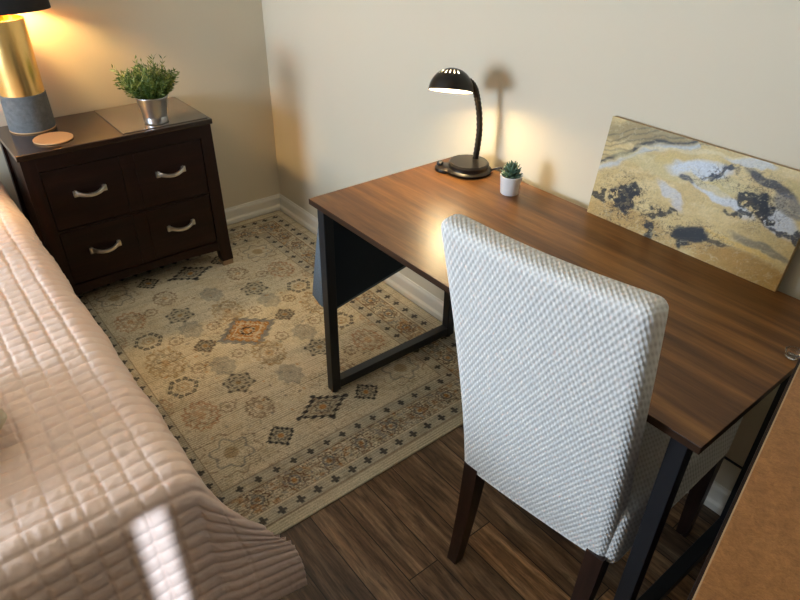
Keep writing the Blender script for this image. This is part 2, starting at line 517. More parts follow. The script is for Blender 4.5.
    for i in (-1, 1):
        tanros(cx0 + i * .18, cy0, .085, .062); 
        blue(cx0 + i * 2 * gx * .99, cy0)
        blue(cx0 + i * .145, cy0 + .18); blue(cx0 + i * .145, cy0 - .175)
        for j in (-1, 1):
            rosette(cx0 + i * .268, ky[j]); ring(cx0 + i * .170, ky[2 * j])
            tanros(cx0 + i * .43, ky[j], .06, .05, brown, .6)
            small(cx0 + i * .114, cy0 + j * .094); small(cx0 + i * .105, cy0 + j * .255)
            tanros(cx0 + i * .345, cy0 + j * .352, .075, .06, lin(170, 112, 70), .6)
            small(cx0 + i * .36, cy0 + j * .26)
            tanros(cx0 + i * .235, cy0 + j * .437, .05, .03, lin(160, 110, 72), .5)
        tanros(cx0, cy0 + i * .34, .10, .07)
        # the two ends: big dark diamond with two smaller ones, pale spray medallions in the corners
        e = cx0 + i * .562
        diamond(e, cy0, .066, .098, big=True)
        diamond(e + i * .03, cy0 + .165, .052, .052); diamond(e + i * .03, cy0 - .185, .052, .052)
        for j in (-1, 1):
            dx, dy, r, t = polar(e, cy0 + j * .345)
            put(band(r / .1, .9 + .09 * np.cos(10 * t), .045) * (vnoise(X * 60, Y * 60, 91) > -.2), brown, .5)
            put(band(r / .1, .6 + .1 * np.cos(6 * t), .06), slateb, .6)
            put(sstep(.3, .2, r / .1), tan, .6)
    for j in (-1, 1):
        diamond(cx0 - .01, cy0 + j * .178, .05, .05, brown, .7); rosette(cx0 - .01, cy0 + j * .178, .036)
    # little scattered birds and flecks
    rr_ = np.random.default_rng(5)
    for k in range(150):
        px, py = rr_.uniform(x0 + .25, x1 - .34), rr_.uniform(y0 + .22, y1 - .22)
        sx_, sy_ = rr_.uniform(.003, .009), rr_.uniform(.004, .012)
        put(sstep(1, .7, np.hypot((wx - px) / sx_, (wy - py) / sy_)), [brown, charcoal, orange, slateb][k % 4], .5)
    sq = vnoise(X * 75, Y * 75, 41, 2)
    put(band(sq, .0, .05) * (vnoise(X * 12, Y * 12, 42) > .1), brown, .5)
    put(band(vnoise(X * 95, Y * 95, 43, 2), .0, .06) * (vnoise(X * 11, Y * 11, 44) > .2), charcoal, .45)
    # borders --------------------------------------------------
    dEx = np.minimum(X - x0, x1 - X); dEy = np.minimum(Y - y0, y1 - Y)
    def border(dist, along, guard_in, main0, main1, g0, g1, inside):
        m = inside
        put((dist < guard_in) * m, cream, 1)
        put((dist < guard_in) * m * sstep(.1, .5, vnoise(X * 40, Y * 40, 51, 2)), lin(192, 173, 136), .5)
        # inner guard strip with little crosses
        w = guard_in - main1
        put(((dist > main1) & (dist < guard_in)) * m, slateb, .30 + .2 * vnoise(X * 50, Y * 50, 93, 2))
        u = np.mod(along, .062) - .031; v = dist - (main1 + guard_in) / 2
        cr = ((np.abs(u) < .005) & (np.abs(v) < .014)) | ((np.abs(v) < .004) & (np.abs(u) < .012)) | (np.hypot(u, v) < .008)
        put(cr * m, charcoal, .85)
        # scrolls in the main band
        mm = ((dist > main0) & (dist < main1)) * m
        P = (main1 - main0)
        c = (main0 + main1) / 2
        a2 = np.mod(along, .125) - .0625
        r1 = np.hypot(a2, dist - c) / (P * .36); t1 = np.arctan2(dist - c, a2)
        put(band(r1, 1 + .16 * np.cos(6 * t1), .10) * mm, brown, .75)
        put(band(r1, .55, .16) * mm, slateb, .8); put((r1 < .26) * mm, orange, .7)
        sn = vnoise(X * 62, Y * 62, 61, 2)
        put(band(sn, .05, .09) * mm, charcoal, .7); put(band(vnoise(X * 80, Y * 80, 95, 2), 0, .08) * mm, brown, .6); put(sstep(.30, .42, sn) * mm, slateb, .6)
        put(sstep(.32, .5, vnoise(X * 48, Y * 48, 63, 2)) * mm, orange, .45)
        put(sstep(-.30, -.42, sn) * mm, brown, .55)
        # outer guard
        put(((dist > g0) & (dist < g1)) * m, slateb, .26 + .2 * vnoise(X * 50, Y * 50, 94, 2))
        v = dist - (g0 + g1) / 2; u = np.mod(along, .062) - .031
        cr = ((np.abs(u) < .006) & (np.abs(v) < .015)) | ((np.abs(v) < .005) & (np.abs(u) < .015))
        put(cr * m, charcoal, .85)
        for e in (guard_in, main1, main0, g0):
            put((np.abs(dist - e) < .0028) * m, brown, .55)
    side = (dEy < dEx)
    border(dEy, X, .230, .092, .182, .040, .084, side.astype(float) * (dEy < .230))
    border(dEx, Y, .230, .092, .182, .040, .084, (~side).astype(float) * (dEx < .230))
    put(((dEx < .036) | (dEy < .036)).astype(float), pale, .9)
    # worn threads and ribs running across
    rib = np.mod(X + .0015 * vnoise(X * 20, Y * 3, 71), .0095) / .0095
    C *= (1 - .30 * (np.abs(rib - .5) < .18) * (1 + .6 * vnoise(X * 25, Y * 6, 72)))[..., None]
    C *= (.93 + .10 * vnoise(X * 90, Y * 25, 73, 2))[..., None]
    m = C.mean(-1, keepdims=True)
    C[:] = np.clip(C, .004, 1)
    Z = .0065 + .0007 * np.cos(2 * PI * rib)
    root = thing('area_rug', (0, 0, 0), 0, 'cream oriental-patterned area rug with worn borders, lying under the desk, nightstand and bed', 'rug')
    grid_mesh('rug_pile', X, Y, Z, M_rug, root, True, C)
    bm = BM(); box(bm, x0 - .002, x1 + .002, y0 - .002, y1 + .002, .0003, .0056, .0015); obj('rug_binding', bm, M_rugedge, root)
build_rug()

# ------------------------------------------------------------------ nightstand
def build_nightstand():
    x0, x1, y0, y1, H = .022, .402, -1.228, -.497, .70
    zf = .0075
    root = thing('nightstand', ((x0 + x1) / 2, (y0 + y1) / 2, 0), 0, 'dark espresso wooden nightstand with two drawer rows and nickel pulls, beside the bed', 'nightstand')
    ox, oy = (x0 + x1) / 2, (y0 + y1) / 2
    def o(name, bm, m, par=root, **k):
        for v in bm.verts: v.co -= Vector((ox, oy, 0))
        return obj(name, bm, m, par, **k)
    bm = BM(); box(bm, x0 - .004, x1 + .006, y0 - .006, y1 + .006, H - .022, H, .003, seg=3); o('top', bm, M_nstop)
    bm = BM()
    box(bm, x0 + .01, x1 - .03, y0 + .012, y0 + .03, .085, H - .022)
    box(bm, x0 + .01, x1 - .03, y1 - .03, y1 - .012, .085, H - .022)
    box(bm, x0, x0 + .012, y0 + .03, y1 - .03, .085, H - .022)
    box(bm, x0 + .012, x1 - .03, y0 + .03, y1 - .03, .085, .105)
    o('carcass', bm, M_ns)
    bm = BM()
    box(bm, x1 - .03, x1 - .001, y0 + .05, y1 - .05, H - .075, H - .022, .002)
    box(bm, x1 - .03, x1 - .003, y0 + .05, y1 - .05, .372, .379, .001)
    o('rail', bm, M_ns)
    bm = BM()
    # bottom apron with a small arch
    ys = np.linspace(y0 + .045, y1 - .045, 25)
    for a, b in zip(ys[:-1], ys[1:]):
        za = .092 + .012 * math.sin(PI * (a - ys[0]) / (ys[-1] - ys[0])); zb = .092 + .012 * math.sin(PI * (b - ys[0]) / (ys[-1] - ys[0]))
        hexa(bm, [(x1 - .03, a, za), (x1 + .002, a, za), (x1 + .002, b, zb), (x1 - .03, b, zb)], [(x1 - .03, a, .137), (x1 + .002, a, .137), (x1 + .002, b, .137), (x1 - .03, b, .137)])
    bmesh.ops.remove_doubles(bm, verts=bm.verts, dist=1e-5)
    o('apron', bm, M_ns)
    for yy, sg in ((y0, 1), (y1, -1)):
        for xx, sx in ((x1, -1), (x0, 1)):
            bm = BM()
            w = .052
            def q(z, w_, off): 
                xa, xb = xx - sx * off, xx + sx * (w_ - .01)
                ya, yb = yy - sg * off, yy + sg * w_
                return [(xa, ya, z), (xb, ya, z), (xb, yb, z), (xa, yb, z)]
            lv = [q(zf + .026, .046, .008), q(.12, .054, .004), q(H - .022, .052, -.002)]
            for a, b in zip(lv[:-1], lv[1:]): hexa(bm, a, b)
            bmesh.ops.remove_doubles(bm, verts=bm.verts, dist=1e-5)
            lg = o('leg', bm, M_ns_z)
            bm = BM(); hexa(bm, q(zf, .044, .006), q(zf + .026, .045, .007), .002)
            for v in bm.verts: v.co -= Vector((ox, oy, 0))
            obj('foot_cap', bm, M_felt, lg, label='tan felt foot cap')
    # drawers
    for (za, zb) in ((.382, H - .078), (.140, .369)):
        bm = BM()
        ya, yb = y0 + .055, y1 - .055
        ym = (ya + yb) / 2
        box(bm, x1 - .022, x1 - .004, ya, ym - .028, za, zb, .002)
        box(bm, x1 - .022, x1 - .004, ym + .028, yb, za, zb, .002)
        box(bm, x1 - .022, x1 - .0046, ym - .0277, ym + .0277, za, zb, .0005)
        box(bm, x0 + .03, x1 - .022, ya + .01, yb - .01, za + .01, zb - .02)
        dr = o('drawer', bm, M_ns)
        zc = (za + zb) / 2 + .012
        for yc in (-1.022, -.700):
            hb = BM()
            n = 14; W = .054
            prev = None
            for i in range(n + 1):
                s = -1 + 2 * i / n
                y = yc + s * W
                xo = x1 - .004 + .006 + abs(.024) * (1 - s * s) ** .8
                zo = zc - .011 * (1 - s * s) + .004
                hw = .0075 + .0050 * abs(s) ** 3
                th = .0045
                ring = [hb.verts.new((xo + a, y, zo + b)) for a, b in ((-th, -hw), (th * .6, -hw * .8), (th, 0), (th * .6, hw * .8), (-th, hw))]
                if prev:
                    for k in range(5): hb.faces.new((prev[k], prev[(k + 1) % 5], ring[(k + 1) % 5], ring[k]))
                else: hb.faces.new(ring)
                prev = ring
            hb.faces.new(prev[::-1])
            for s in (-1, 1):
                box(hb, x1 - .005, x1 + .007, yc + s * W - .008, yc + s * W + .008, zc - .011, zc + .013, .002)
            for v in hb.verts: v.co -= Vector((ox, oy, 0))
            obj('handle', hb, M_nickel, dr, smooth=True, autos=.6, label='curved satin nickel handle')
build_nightstand()
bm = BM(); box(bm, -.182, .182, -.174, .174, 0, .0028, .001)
o = obj('overlay', bm, M_slate); o.location = (.207, -.676, .7003)  # thin sheet in a mottled grey-brown tone on the nightstand top
tag(o, 'thin mottled grey-brown placemat covering one end of the nightstand top, under the tin plant pot', 'overlay')
bm = BM(); lathe(bm, [(0, 0), (.067, 0), (.070, .0015), (.070, .0045), (.068, .006), (0, .006)], 48)
o = obj('coaster', bm, M_cork, smooth=True, autos=.6); o.location = (.292, -1.078, .7003)
tag(o, 'round tan leather coaster on the nightstand in front of the brass lamp', 'coaster')

# bedside lamp
def build_bed_lamp():
    cx, cy, z0 = .108, -1.106, .7005
    root = thing('table_lamp', (cx, cy, z0), 0, 'tall brass cylinder lamp with grey concrete base and black shade, lit, on the nightstand', 'lamp')
    bm = BM(); lathe(bm, [(0, 0), (.082, 0), (.0835, .002), (.0825, .005), (0, .005)], 64); obj('foot_ring', bm, M_cork, root, smooth=True, autos=.5, label='thin tan foot ring')
    bm = BM(); lathe(bm, [(0, .005), (.0825, .005), (.083, .010), (.0805, .136), (.078, .139), (0, .139)], 64); obj('base', bm, M_conc, root, smooth=True, autos=.5, label='grey concrete base')
    bm = BM(); lathe(bm, [(0, .139), (.078, .139), (.0785, .395), (.0775, .400), (.070, .402), (.070, .390), (0, .390)], 64); obj('column', bm, M_gold, root, smooth=True, autos=.5, label='brushed brass column')
    bm = BM(); lathe(bm, [(0, .390), (.012, .390), (.012, .47), (.018, .472), (.018, .486), (0, .486)], 20); obj('socket', bm, M_gold, root, smooth=True, autos=.5)
    bm = BM(); lathe(bm, [(0, .485), (.015, .487), (.018, .498), (.030, .525), (.030, .540), (.02, .562), (0, .57)], 24); obj('bulb', bm, M_bulb_ns, root, smooth=True)
    # oval drum shade, walls of real thickness
    sx, sy = .60, 1.0
    zb, zt = .425, .69
    R = .178
    bm = BM(); lathe(bm, [(R - .002, zb), (R, zb), (R - .012, zt), (R - .014, zt)], 72, sx=sx, sy=sy); 
    bm2 = BM(); lathe(bm2, [(R - .0022, zb + .0002), (R - .0142, zt - .0002)], 72, sx=sx, sy=sy)
    sh = obj('shade', bm, M_shade_out, root, smooth=True, autos=.6, label='black oval drum shade'); sh.location = (.0, .0, 0)
    li = obj('shade_lining', bm2, M_shade_in, sh, smooth=True, label='gold shade lining')
    bm = BM()
    for a in (0, 2.094, 4.189): tube(bm, [(.015 * math.cos(a), .015 * math.sin(a), .475), ((R - .012) * sx * math.cos(a), (R - .012) * math.sin(a), zt - .012)], .0018, 6)
    obj('spider', bm, M_gold, root, smooth=True)
build_bed_lamp()

# potted grass on the nightstand
def build_grass():
    root = thing('potted_grass', (.326, -.694, .7035), 0, 'bushy green artificial grass plant in a silver tin bucket on the nightstand', 'plant')
    bm = BM()
    lathe(bm, [(0, .004), (.043, .004), (.0455, 0), (.0475, .003), (.0465, .007), (.0475, .011), (.046, .015), (.0478, .019), (.0460, .023), (.047, .028), (.0612, .100), (.0635, .102), (.0645, .1045), (.0632, .107), (.0612, .1055), (.0595, .100), (.046, .03), (0, .03)], 64)
    obj('pot', bm, M_tin, root, smooth=True, label='silver galvanized bucket')
    bm = BM(); lathe(bm, [(0, .094), (.057, .090)], 24); obj('soil', bm, M_soil, root)
    bm = BM()
    r = random.Random(3)
    for s in range(210):
        a = r.uniform(0, 2 * PI); rad = math.sqrt(r.random())
        tilt = rad * .70 + r.uniform(-.08, .08)
        L = r.uniform(.085, .130) * (1 - .10 * rad)
        if r.random() < .12: L *= 1.25
        p = Vector((rad * .045 * math.cos(a), rad * .045 * math.sin(a), .09))
        d = Vector((math.sin(tilt) * math.cos(a), math.sin(tilt) * math.sin(a), math.cos(tilt)))
        pts = []
        n = 9
        for i in range(n + 1):
            pts.append(p.copy()); p = p + d * (L / n)
            d = (d + Vector((0, 0, -.02 + .03 * r.random())) + Vector((r.uniform(-.05, .05), r.uniform(-.05, .05), 0))).normalized()
        tube(bm, pts, [.0010] * n + [.0004], 4)
        for i in range(2, n + 1):
            for k in range(2):
                b = r.uniform(0, 2 * PI)
                t = (pts[i] - pts[i - 1]).normalized()
                side = t.cross(Vector((math.cos(b), math.sin(b), .3))).normalized()
                dirl = (t * r.uniform(.55, 1.0) + side * .75).normalized()
                ll = r.uniform(.014, .026); w = r.uniform(.0022, .0034)
                nn = dirl.cross(t).normalized()
                wv = nn.cross(dirl).normalized() if r.random() < .5 else nn
                q = pts[i]
                v = [bm.verts.new(q), bm.verts.new(q + dirl * ll * .45 + wv * w), bm.verts.new(q + dirl * ll), bm.verts.new(q + dirl * ll * .45 - wv * w)]
                m_ = bm.verts.new(q + dirl * ll * .45 + dirl.cross(wv) * w * .35)
                for i0 in range(4): bm.faces.new((v[i0], v[(i0 + 1) % 4], m_))
    me = bpy.data.meshes.new('foliage'); bm.to_mesh(me); bm.free(); me.materials.append(M_leaf)
    link(bpy.data.objects.new('foliage', me), root)
build_grass()

# ------------------------------------------------------------------ desk
DX0, DX1, DY0, DY1, DH = 1.4163, 2.6655, -.6452, -.0354, .75
def build_desk():
    cx, cy = (DX0 + DX1) / 2, (DY0 + DY1) / 2
    root = thing('desk', (cx, cy, 0), 0, 'long writing desk with walnut-look top and black metal frame, standing along the wall', 'desk')
    def o(name, bm, m, par=root, **k):
        for v in bm.verts: v.co -= Vector((cx, cy, 0))
        return obj(name, bm, m, par, **k)
    bm = BM(); box(bm, DX0, DX1, DY0, DY1, DH - .018, DH, .0012); dt = o('desktop', bm, M_desk)
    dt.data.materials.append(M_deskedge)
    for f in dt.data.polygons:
        if abs(f.normal.z) < .5: f.material_index = 1  # side faces take the darker wood tone
    t = .034
    def leg(x, y, z0=.0065):
        bm = BM(); box(bm, x - t / 2, x + t / 2, y - t / 2, y + t / 2, z0 + .010, DH - .018, .002)
        l = o('leg', bm, M_black)
        bm = BM(); lathe(bm, [(0, 0), (.012, 0), (.013, .003), (.012, .012), (0, .012)], 16, (x, y, z0)); o('leveling_foot', bm, M_black, l)
    xl, xr = DX0 + .037, DX1 - .042
    ya, yb = DY0 + .032, DY1 - .032
    leg(xl, ya); leg(xl, yb); leg(xr, ya, 0); leg(xr, yb, 0)
    for x in (xl, xr):
        bm = BM(); box(bm, x - t / 2, x + t / 2, ya + t / 2, yb - t / 2, .024, .024 + t, .002); o('bottom_rail', bm, M_black)
        bm = BM(); box(bm, x - t / 2, x + t / 2, ya + t / 2, yb - t / 2, DH - .018 - t, DH - .018, .002); o('top_rail', bm, M_black)
    bm = BM(); box(bm, xl + t / 2, xr - t / 2, yb - t / 2, yb + t / 2, DH - .018 - t, DH - .018, .002); o('back_rail', bm, M_black)
    bm = BM(); box(bm, xl + t / 2, xr - t / 2, ya + .05, ya + .05 + t, DH - .018 - t * .8, DH - .018, .002); o('front_rail', bm, M_black)
build_desk()

def build_bag():
    # hanging storage pouch on the left frame
    xi = DX0 + .016
    y0, y1 = -.600, -.215
    root = thing('storage_pouch', (xi, -.4, .3), 0, 'blue-grey felt storage pouch hanging from the end frame of the desk', 'storage pouch')
    def sh(bm):
        for v in bm.verts: v.co -= Vector((xi, -.4, .3))
        return bm
    bm = BM()
    n = 16; prev = None
    for j in range(n + 1):
        z0_ = .725; f = j / n; z = None
        th = .030 + .100 * f ** .8
        ring = []
        m = 6
        ins = .006 * math.sin(f * PI)
        pts = [(0, y0), (-th * .5, y0 - .0), (-th, y0 + .012), (-th * 1.04, (y0 + y1) / 2), (-th, y1 - .012), (-th * .5, y1), (0, y1)]
        ring = [bm.verts.new((xi - .003 + a, b, .725 - (.725 - (.325 + .075 * (b - y0) / .385)) * f)) for a, b in pts]
        if prev:
            for k in range(len(pts)): bm.faces.new((prev[k], prev[(k + 1) % 7], ring[(k + 1) % 7], ring[k]))
        prev = ring
    bm.faces.new(prev)
    obj('pouch', sh(bm), M_bag, root, smooth=True, autos=.7)
    bm = BM(); zz = lambda b: .338 + .20 * (b - y0)
    hexa(bm, [(xi - .0025, y0 + .002, zz(y0)), (xi + .0018, y0 + .002, zz(y0)), (xi + .0018, y1, zz(y1)), (xi - .0025, y1, zz(y1))], [(xi - .0025, y0 + .002, .728), (xi + .0018, y0 + .002, .728), (xi + .0018, y1, .728), (xi - .0025, y1, .728)]); obj('inner_panel', sh(bm), M_bagdark, root, label='inner panel, shade painted into its dark felt')
build_bag()

# power cord running along the wall beneath the desk
pts = spline([(1.60, -.022, .30), (1.75, -.020, .21), (2.0, -.012, .195), (2.4, -.010, .196), (2.75, -.010, .192), (3.2, -.012, .19), (3.6, -.012, .25)], 8)
bm = BM(); tube(bm, [(1.615, -.024, .7)] + [(1.61, -.026, .5)] + pts, .0035, 8)
tag(obj('power_cord', bm, M_black, smooth=True), 'black power cord running low along the wall behind the desk legs', 'cord')

# desk lamp
def build_desk_lamp():
    bx, by = 1.537, -.118
    root = thing('desk_lamp', (bx, by, DH), 0, 'lit dark bronze gooseneck desk lamp with dome shade, at the back of the desk', 'lamp')
    O = Vector((bx, by, DH))
    bm = BM()
    lathe(bm, [(0, 0), (.070, 0), (.075, .004), (.076, .009), (.072, .013), (.066, .015), (.065, .018), (.066, .027), (.061, .033), (0, .035)], 56, (.006, .004, 0))
    # teardrop lobe carrying the switch
    M = Matrix.Translation((-.045, -.048, 0)) @ Matrix.Rotation(.8, 4, 'Z')
    lathe(bm, [(0, 0), (.034, 0), (.037, .004), (.036, .011), (.03, .014), (0, .015)], 28, M=M)
    obj('base', bm, M_bronze, root, smooth=True, autos=.7)
    bm = BM(); lathe(bm, [(0, .012), (.010, .013), (.011, .022), (.008, .026), (0, .027)], 18, (-.064, -.058, 0)); obj('switch', bm, M_black, root, smooth=True)
    p = [(-.001, .040, .03), (.004, .040, .08), (.006, .040, .13), (.000, .038, .185), (-.004, .028, .230), (-.002, .012, .262), (-.004, -.008, .284), (-.012, -.030, .294)]
    pts = spline(p, 9)
    rs = [.0100 + .0009 * math.sin(i * 2.2) for i in range(len(pts))]
    bm = BM(); tube(bm, pts, rs, 14); obj('gooseneck', bm, M_bronze, root, smooth=True)
    # dome shade opening toward the front of the desk
    R = .068
    cen = Vector((-.029, -.062, .260))
    h = Vector((.70, -.71, 0)).normalized(); tau = math.radians(20)
    nrm = (h * math.sin(tau) + Vector((-.03, -.02, -math.cos(tau)))).normalized()   # opening direction
    zax = -nrm
    xax = Vector((0, 0, 1)).cross(zax).normalized(); yax = zax.cross(xax)
    M = Matrix.Translation(cen) @ Matrix((xax, yax, zax)).transposed().to_4x4()
    def dome(bm, R, z0=0, n=22, ns=64, holes=None):
        rings = []
        for i in range(n + 1):
            ph = (PI / 2) * i / n
            r = R * math.cos(ph); z = z0 + R * .98 * math.sin(ph)
            rings.append([bm.verts.new(M @ Vector((r * math.cos(2 * PI * k / ns), r * math.sin(2 * PI * k / ns), z))) for k in range(ns)])
        for i in range(n - 1):
            for k in range(ns):
                if holes and holes(i, k): continue
                bm.faces.new((rings[i][k], rings[i][(k + 1) % ns], rings[i + 1][(k + 1) % ns], rings[i + 1][k]))
        bmesh.ops.contextual_create(bm, geom=rings[n - 1])
        for v in rings[n]: bm.verts.remove(v)
    # vent slots face the front-left: rows of narrow slots high on the dome
    vdir = (Vector((-.02, -.36, .93))).normalized()
    loc = Vector((xax.dot(vdir), yax.dot(vdir), 0)); ka = math.atan2(loc.y, loc.x) / (2 * PI) * 64
    ic = math.asin(max(-1, min(1, zax.dot(vdir)))) / (PI / 2) * 22
    def holes(i, k):
        dk = (k - ka + 32) % 64 - 32
        return abs(i + .5 - ic) < 2.1 and abs(dk) <= 9.5 and int(math.floor(dk)) % 3 == 0
    bm = BM(); dome(bm, R, holes=holes)
    bmesh.ops.remove_doubles(bm, verts=bm.verts, dist=1e-6)
    sh = obj('shade', bm, M_bronze, root, smooth=True)
    bm = BM(); dome(bm, R - .0025, holes=holes); obj('reflector', bm, M_white_in, sh, smooth=True, label='white inner reflector')
    bm = BM(); lathe(bm, [(R - .003, 0), (R + .0012, 0), (R + .0012, .003), (R - .001, .004)], 64, M=M); obj('rim', bm, M_bronze, sh, smooth=True)
    bm = BM(); lathe(bm, [(0, .062), (.014, .062), (.014, .045), (0, .044)], 20, M=M); obj('socket', bm, M_white_in, root, smooth=True)
    bm = BM(); lathe(bm, [(0, .046), (.010, .045), (.021, .032), (.022, .024), (.015, .013), (0, .010)], 24, M=M); obj('bulb', bm, M_bulb_desk, root, smooth=True)
    # cable leaving the back of the base
    pts = spline([(.06, .045, .010), (.085, .055, .022), (.098, .060, .026), (.094, .068, .010), (.085, .083, .003), (.083, .088, -.02), (.082, .092, -.05)], 6)
    bm = BM(); tube(bm, pts, .0028, 8); obj('cable', bm, M_black, root, smooth=True)
build_desk_lamp()

# succulent
def build_succulent():
    root = thing('potted_succulent', (1.745, -.135, DH), 0, 'small green succulent in a white ceramic pot on the desk beside the gooseneck lamp', 'plant')
    bm = BM(); lathe(bm, [(0, 0), (.0255, 0), (.0275, .002), (.0325, .055), (.0335, .0565), (.0330, .058), (.0300, .058), (.029, .050), (0, .050)], 48)
    obj('pot', bm, M_ceramic, root, smooth=True, autos=.8, label='white ceramic pot')
    bm = BM(); lathe(bm, [(0, .053), (.029, .051)], 24); obj('soil', bm, M_soil, root)
    bm = BM()
    r = random.Random(2)
    for lay, (n, tilt, L, w, zz) in enumerate([(9, 1.25, .036, .0085, .055), (9, .95, .037, .0082, .060), (8, .62, .036, .0075, .066), (6, .35, .034, .0065, .070), (3, .1, .028, .005, .072)]):
        for i in range(n):
            a = 2 * PI * (i + .5 * lay) / n + r.uniform(-.1, .1)
            tl = tilt + r.uniform(-.08, .08)
            d = Vector((math.sin(tl) * math.cos(a), math.sin(tl) * math.sin(a), math.cos(tl)))
            p0 = Vector((0, 0, zz - .006))
            pts = [p0 + d * L * f + Vector((0, 0, .005 * f * f)) for f in (0, .2, .45, .7, .88, 1.0)]
            tube(bm, pts, [w * .45, w * .8, w, w * .8, w * .45, w * .08], 8, flat=.45)
    obj('rosette', bm, M_succ, root, smooth=True)
build_succulent()

# ------------------------------------------------------------------ artwork
def build_art():
    W, Hh, T = .538, .274, .017
    lean = math.atan2(.034, .272)
    root = thing('canvas_painting', (1.972, -.0515, DH + .0005), 0, 'abstract gold, black and white poured painting on canvas, leaning against the wall on the desk', 'painting', rot=(-lean, 0, .006))
    # colours are laid out on the canvas in its own (u, v) frame
    nu, nv = 330, 170
    u, v = np.meshgrid(np.linspace(0, 1, nu), np.linspace(0, 1, nv), indexing='ij')
    src = np.array([[0, 0], [1, 0], [1, 1], [0, 1]], float)      # bl br tr tl
    dst = np.array([[18, 312], [538, 522], [671, 218], [100, 52]], float)
    A = []; b = []
    for (x, y), (X_, Y_) in zip(src, dst):
        A.append([x, y, 1, 0, 0, 0, -X_ * x, -X_ * y]); b.append(X_)
        A.append([0, 0, 0, x, y, 1, -Y_ * x, -Y_ * y]); b.append(Y_)
    h = np.linalg.solve(np.array(A), np.array(b))
    den = h[6] * u + h[7] * v + 1
    px = (h[0] * u + h[1] * v + h[2]) / den; py = (h[3] * u + h[4] * v + h[5]) / den
    wx = px + 16 * vnoise(px / 38, py / 38, 1, 4) ; wy = py + 13 * vnoise(px / 38, py / 38, 2, 4)
    rx_ = px + 34 * vnoise(px / 26, py / 26, 3, 5); ry_ = py + 30 * vnoise(px / 26, py / 26, 4, 5)
    lin = lambda r, g, b: np.array(srgb(r, g, b))
    C = np.zeros(u.shape + (3,)); C[:] = lin(200, 174, 116)
    def put(mask, col, a=1.0):
        m = (np.clip(mask, 0, 1) * a)[..., None]; C[:] = C * (1 - m) + col * m
    def ell(cx, cy, rx, ry, ang, x=wx, y=wy, soft=.25):
        c, s = math.cos(ang), math.sin(ang); dx, dy = x - cx, y - cy
        return sstep(1 + soft, 1 - soft, np.hypot((dx * c + dy * s) / rx, (-dx * s + dy * c) / ry))
    put(sstep(-.1, .5, vnoise(px / 60, py / 30, 9, 4)), lin(216, 194, 140), .8)
    put(ell(470, 480, 190, 52, .4), lin(170, 128, 58), .85)
    put(ell(140, 345, 150, 40, .42), lin(172, 136, 74), .7)
    put(ell(200, 100, 140, 30, .12), lin(132, 118, 78), .7)
    for k in range(5):   # flowing strata, upper left
        yy = 92 + k * 15 - .06 * (wx - 80) + 6 * np.sin(wx / 60)
        put(np.exp(-((wy - yy) / 2.6) ** 2) * (wx < 420), lin(78, 76, 60), .55)
    arc = 175 - 46 * sstep(50, 210, wx) - .04 * (wx - 50)
    put(np.exp(-((wy - arc) / 5) ** 2) * (wx < 370) * (wx > 60), lin(36, 40, 40), .95)
    put(np.exp(-((wy - arc - 15) / 7) ** 2) * (wx < 330), lin(190, 196, 196), .85)
    put(ell(300, 205, 210, 26, .28), lin(198, 184, 132), .6)
    arc2 = 178 + .18 * (wx - 240)
    put(np.exp(-((wy - 165 - .10 * (wx - 260)) / 10) ** 2) * (wx > 210) * (wx < 560), lin(204, 178, 110), .8)
    put(ell(335, 195, 82, 24, .1), lin(204, 210, 216), .95)
    put(ell(385, 265, 110, 17, .55), lin(204, 208, 212), .9)
    put(ell(255, 262, 55, 16, .9), lin(196, 196, 196), .85)
    put(ell(480, 180, 70, 13, .2), lin(196, 200, 200), .8)
    put(ell(550, 335, 62, 30, .6), lin(198, 203, 210), .85)
    put(ell(600, 250, 40, 20, .4), lin(190, 170, 110), .8)
    put(ell(350, 235, 70, 13, .45), lin(206, 184, 116), .7)
    put(ell(430, 395, 110, 9, .42), lin(214, 178, 96), .7)
    put(ell(500, 400, 90, 14, .42), lin(110, 108, 96), .7)
    dk = lin(14, 15, 17)
    put(ell(305, 368, 45, 24, .1), dk, .97); put(ell(365, 388, 40, 7, .35), dk, .8); put(ell(270, 385, 15, 20, .2, rx_, ry_), dk, .95)
    put(ell(122, 272, 42, 44, .3, rx_, ry_, .12) * (vnoise(px / 9, py / 9, 6, 3) > -.12), dk, .95)
    put(ell(48, 262, 18, 16, .3, rx_, ry_, .15), dk, .9)
    put(ell(208, 365, 16, 30, .0, rx_, ry_, .15), dk, .95)
    put(ell(225, 314, 60, 8, .0, rx_, ry_, .2), dk, .9)
    put(ell(495, 295, 50, 38, .7, rx_, ry_, .12) * (vnoise(px / 10, py / 10, 7, 3) > -.3), dk, .96)
    put(ell(530, 235, 75, 13, .55), lin(40, 46, 58), .9)
    put(ell(440, 318, 42, 8, .1, rx_, ry_), dk, .9)
    put(ell(385, 204, 48, 9, -.2, rx_, ry_), lin(44, 50, 60), .95)
    put(ell(300, 222, 22, 7, .6), lin(60, 66, 76), .9)
    put(ell(575, 370, 70, 10, .35, rx_, ry_), lin(40, 44, 54), .9)
    put(ell(575, 290, 45, 24, .6), lin(92, 98, 108), .7)
    # fine marbled veins, strongest around the dark pools
    zone = np.maximum.reduce([ell(122, 280, 75, 75, .3, soft=.5), ell(215, 335, 75, 40, .3, soft=.5), ell(495, 275, 90, 70, .6, soft=.5), ell(385, 210, 80, 28, -.1, soft=.5), ell(300, 370, 100, 40, .2, soft=.5)])
    for sd_, wd_ in ((101, .035), (103, .03), (105, .03)):
        vn = vnoise(rx_ / 20, ry_ / 14, sd_, 4)
        put(np.exp(-(vn / wd_) ** 2) * zone, dk, .85)
    vn = vnoise(wx / 46, wy / 16, 107, 4); put(np.exp(-(vn / .04) ** 2), lin(224, 210, 166), .28)
    vn = vnoise(wx / 60 + 3, wy / 15, 109, 4); put(np.exp(-(vn / .03) ** 2), lin(120, 96, 56), .22)
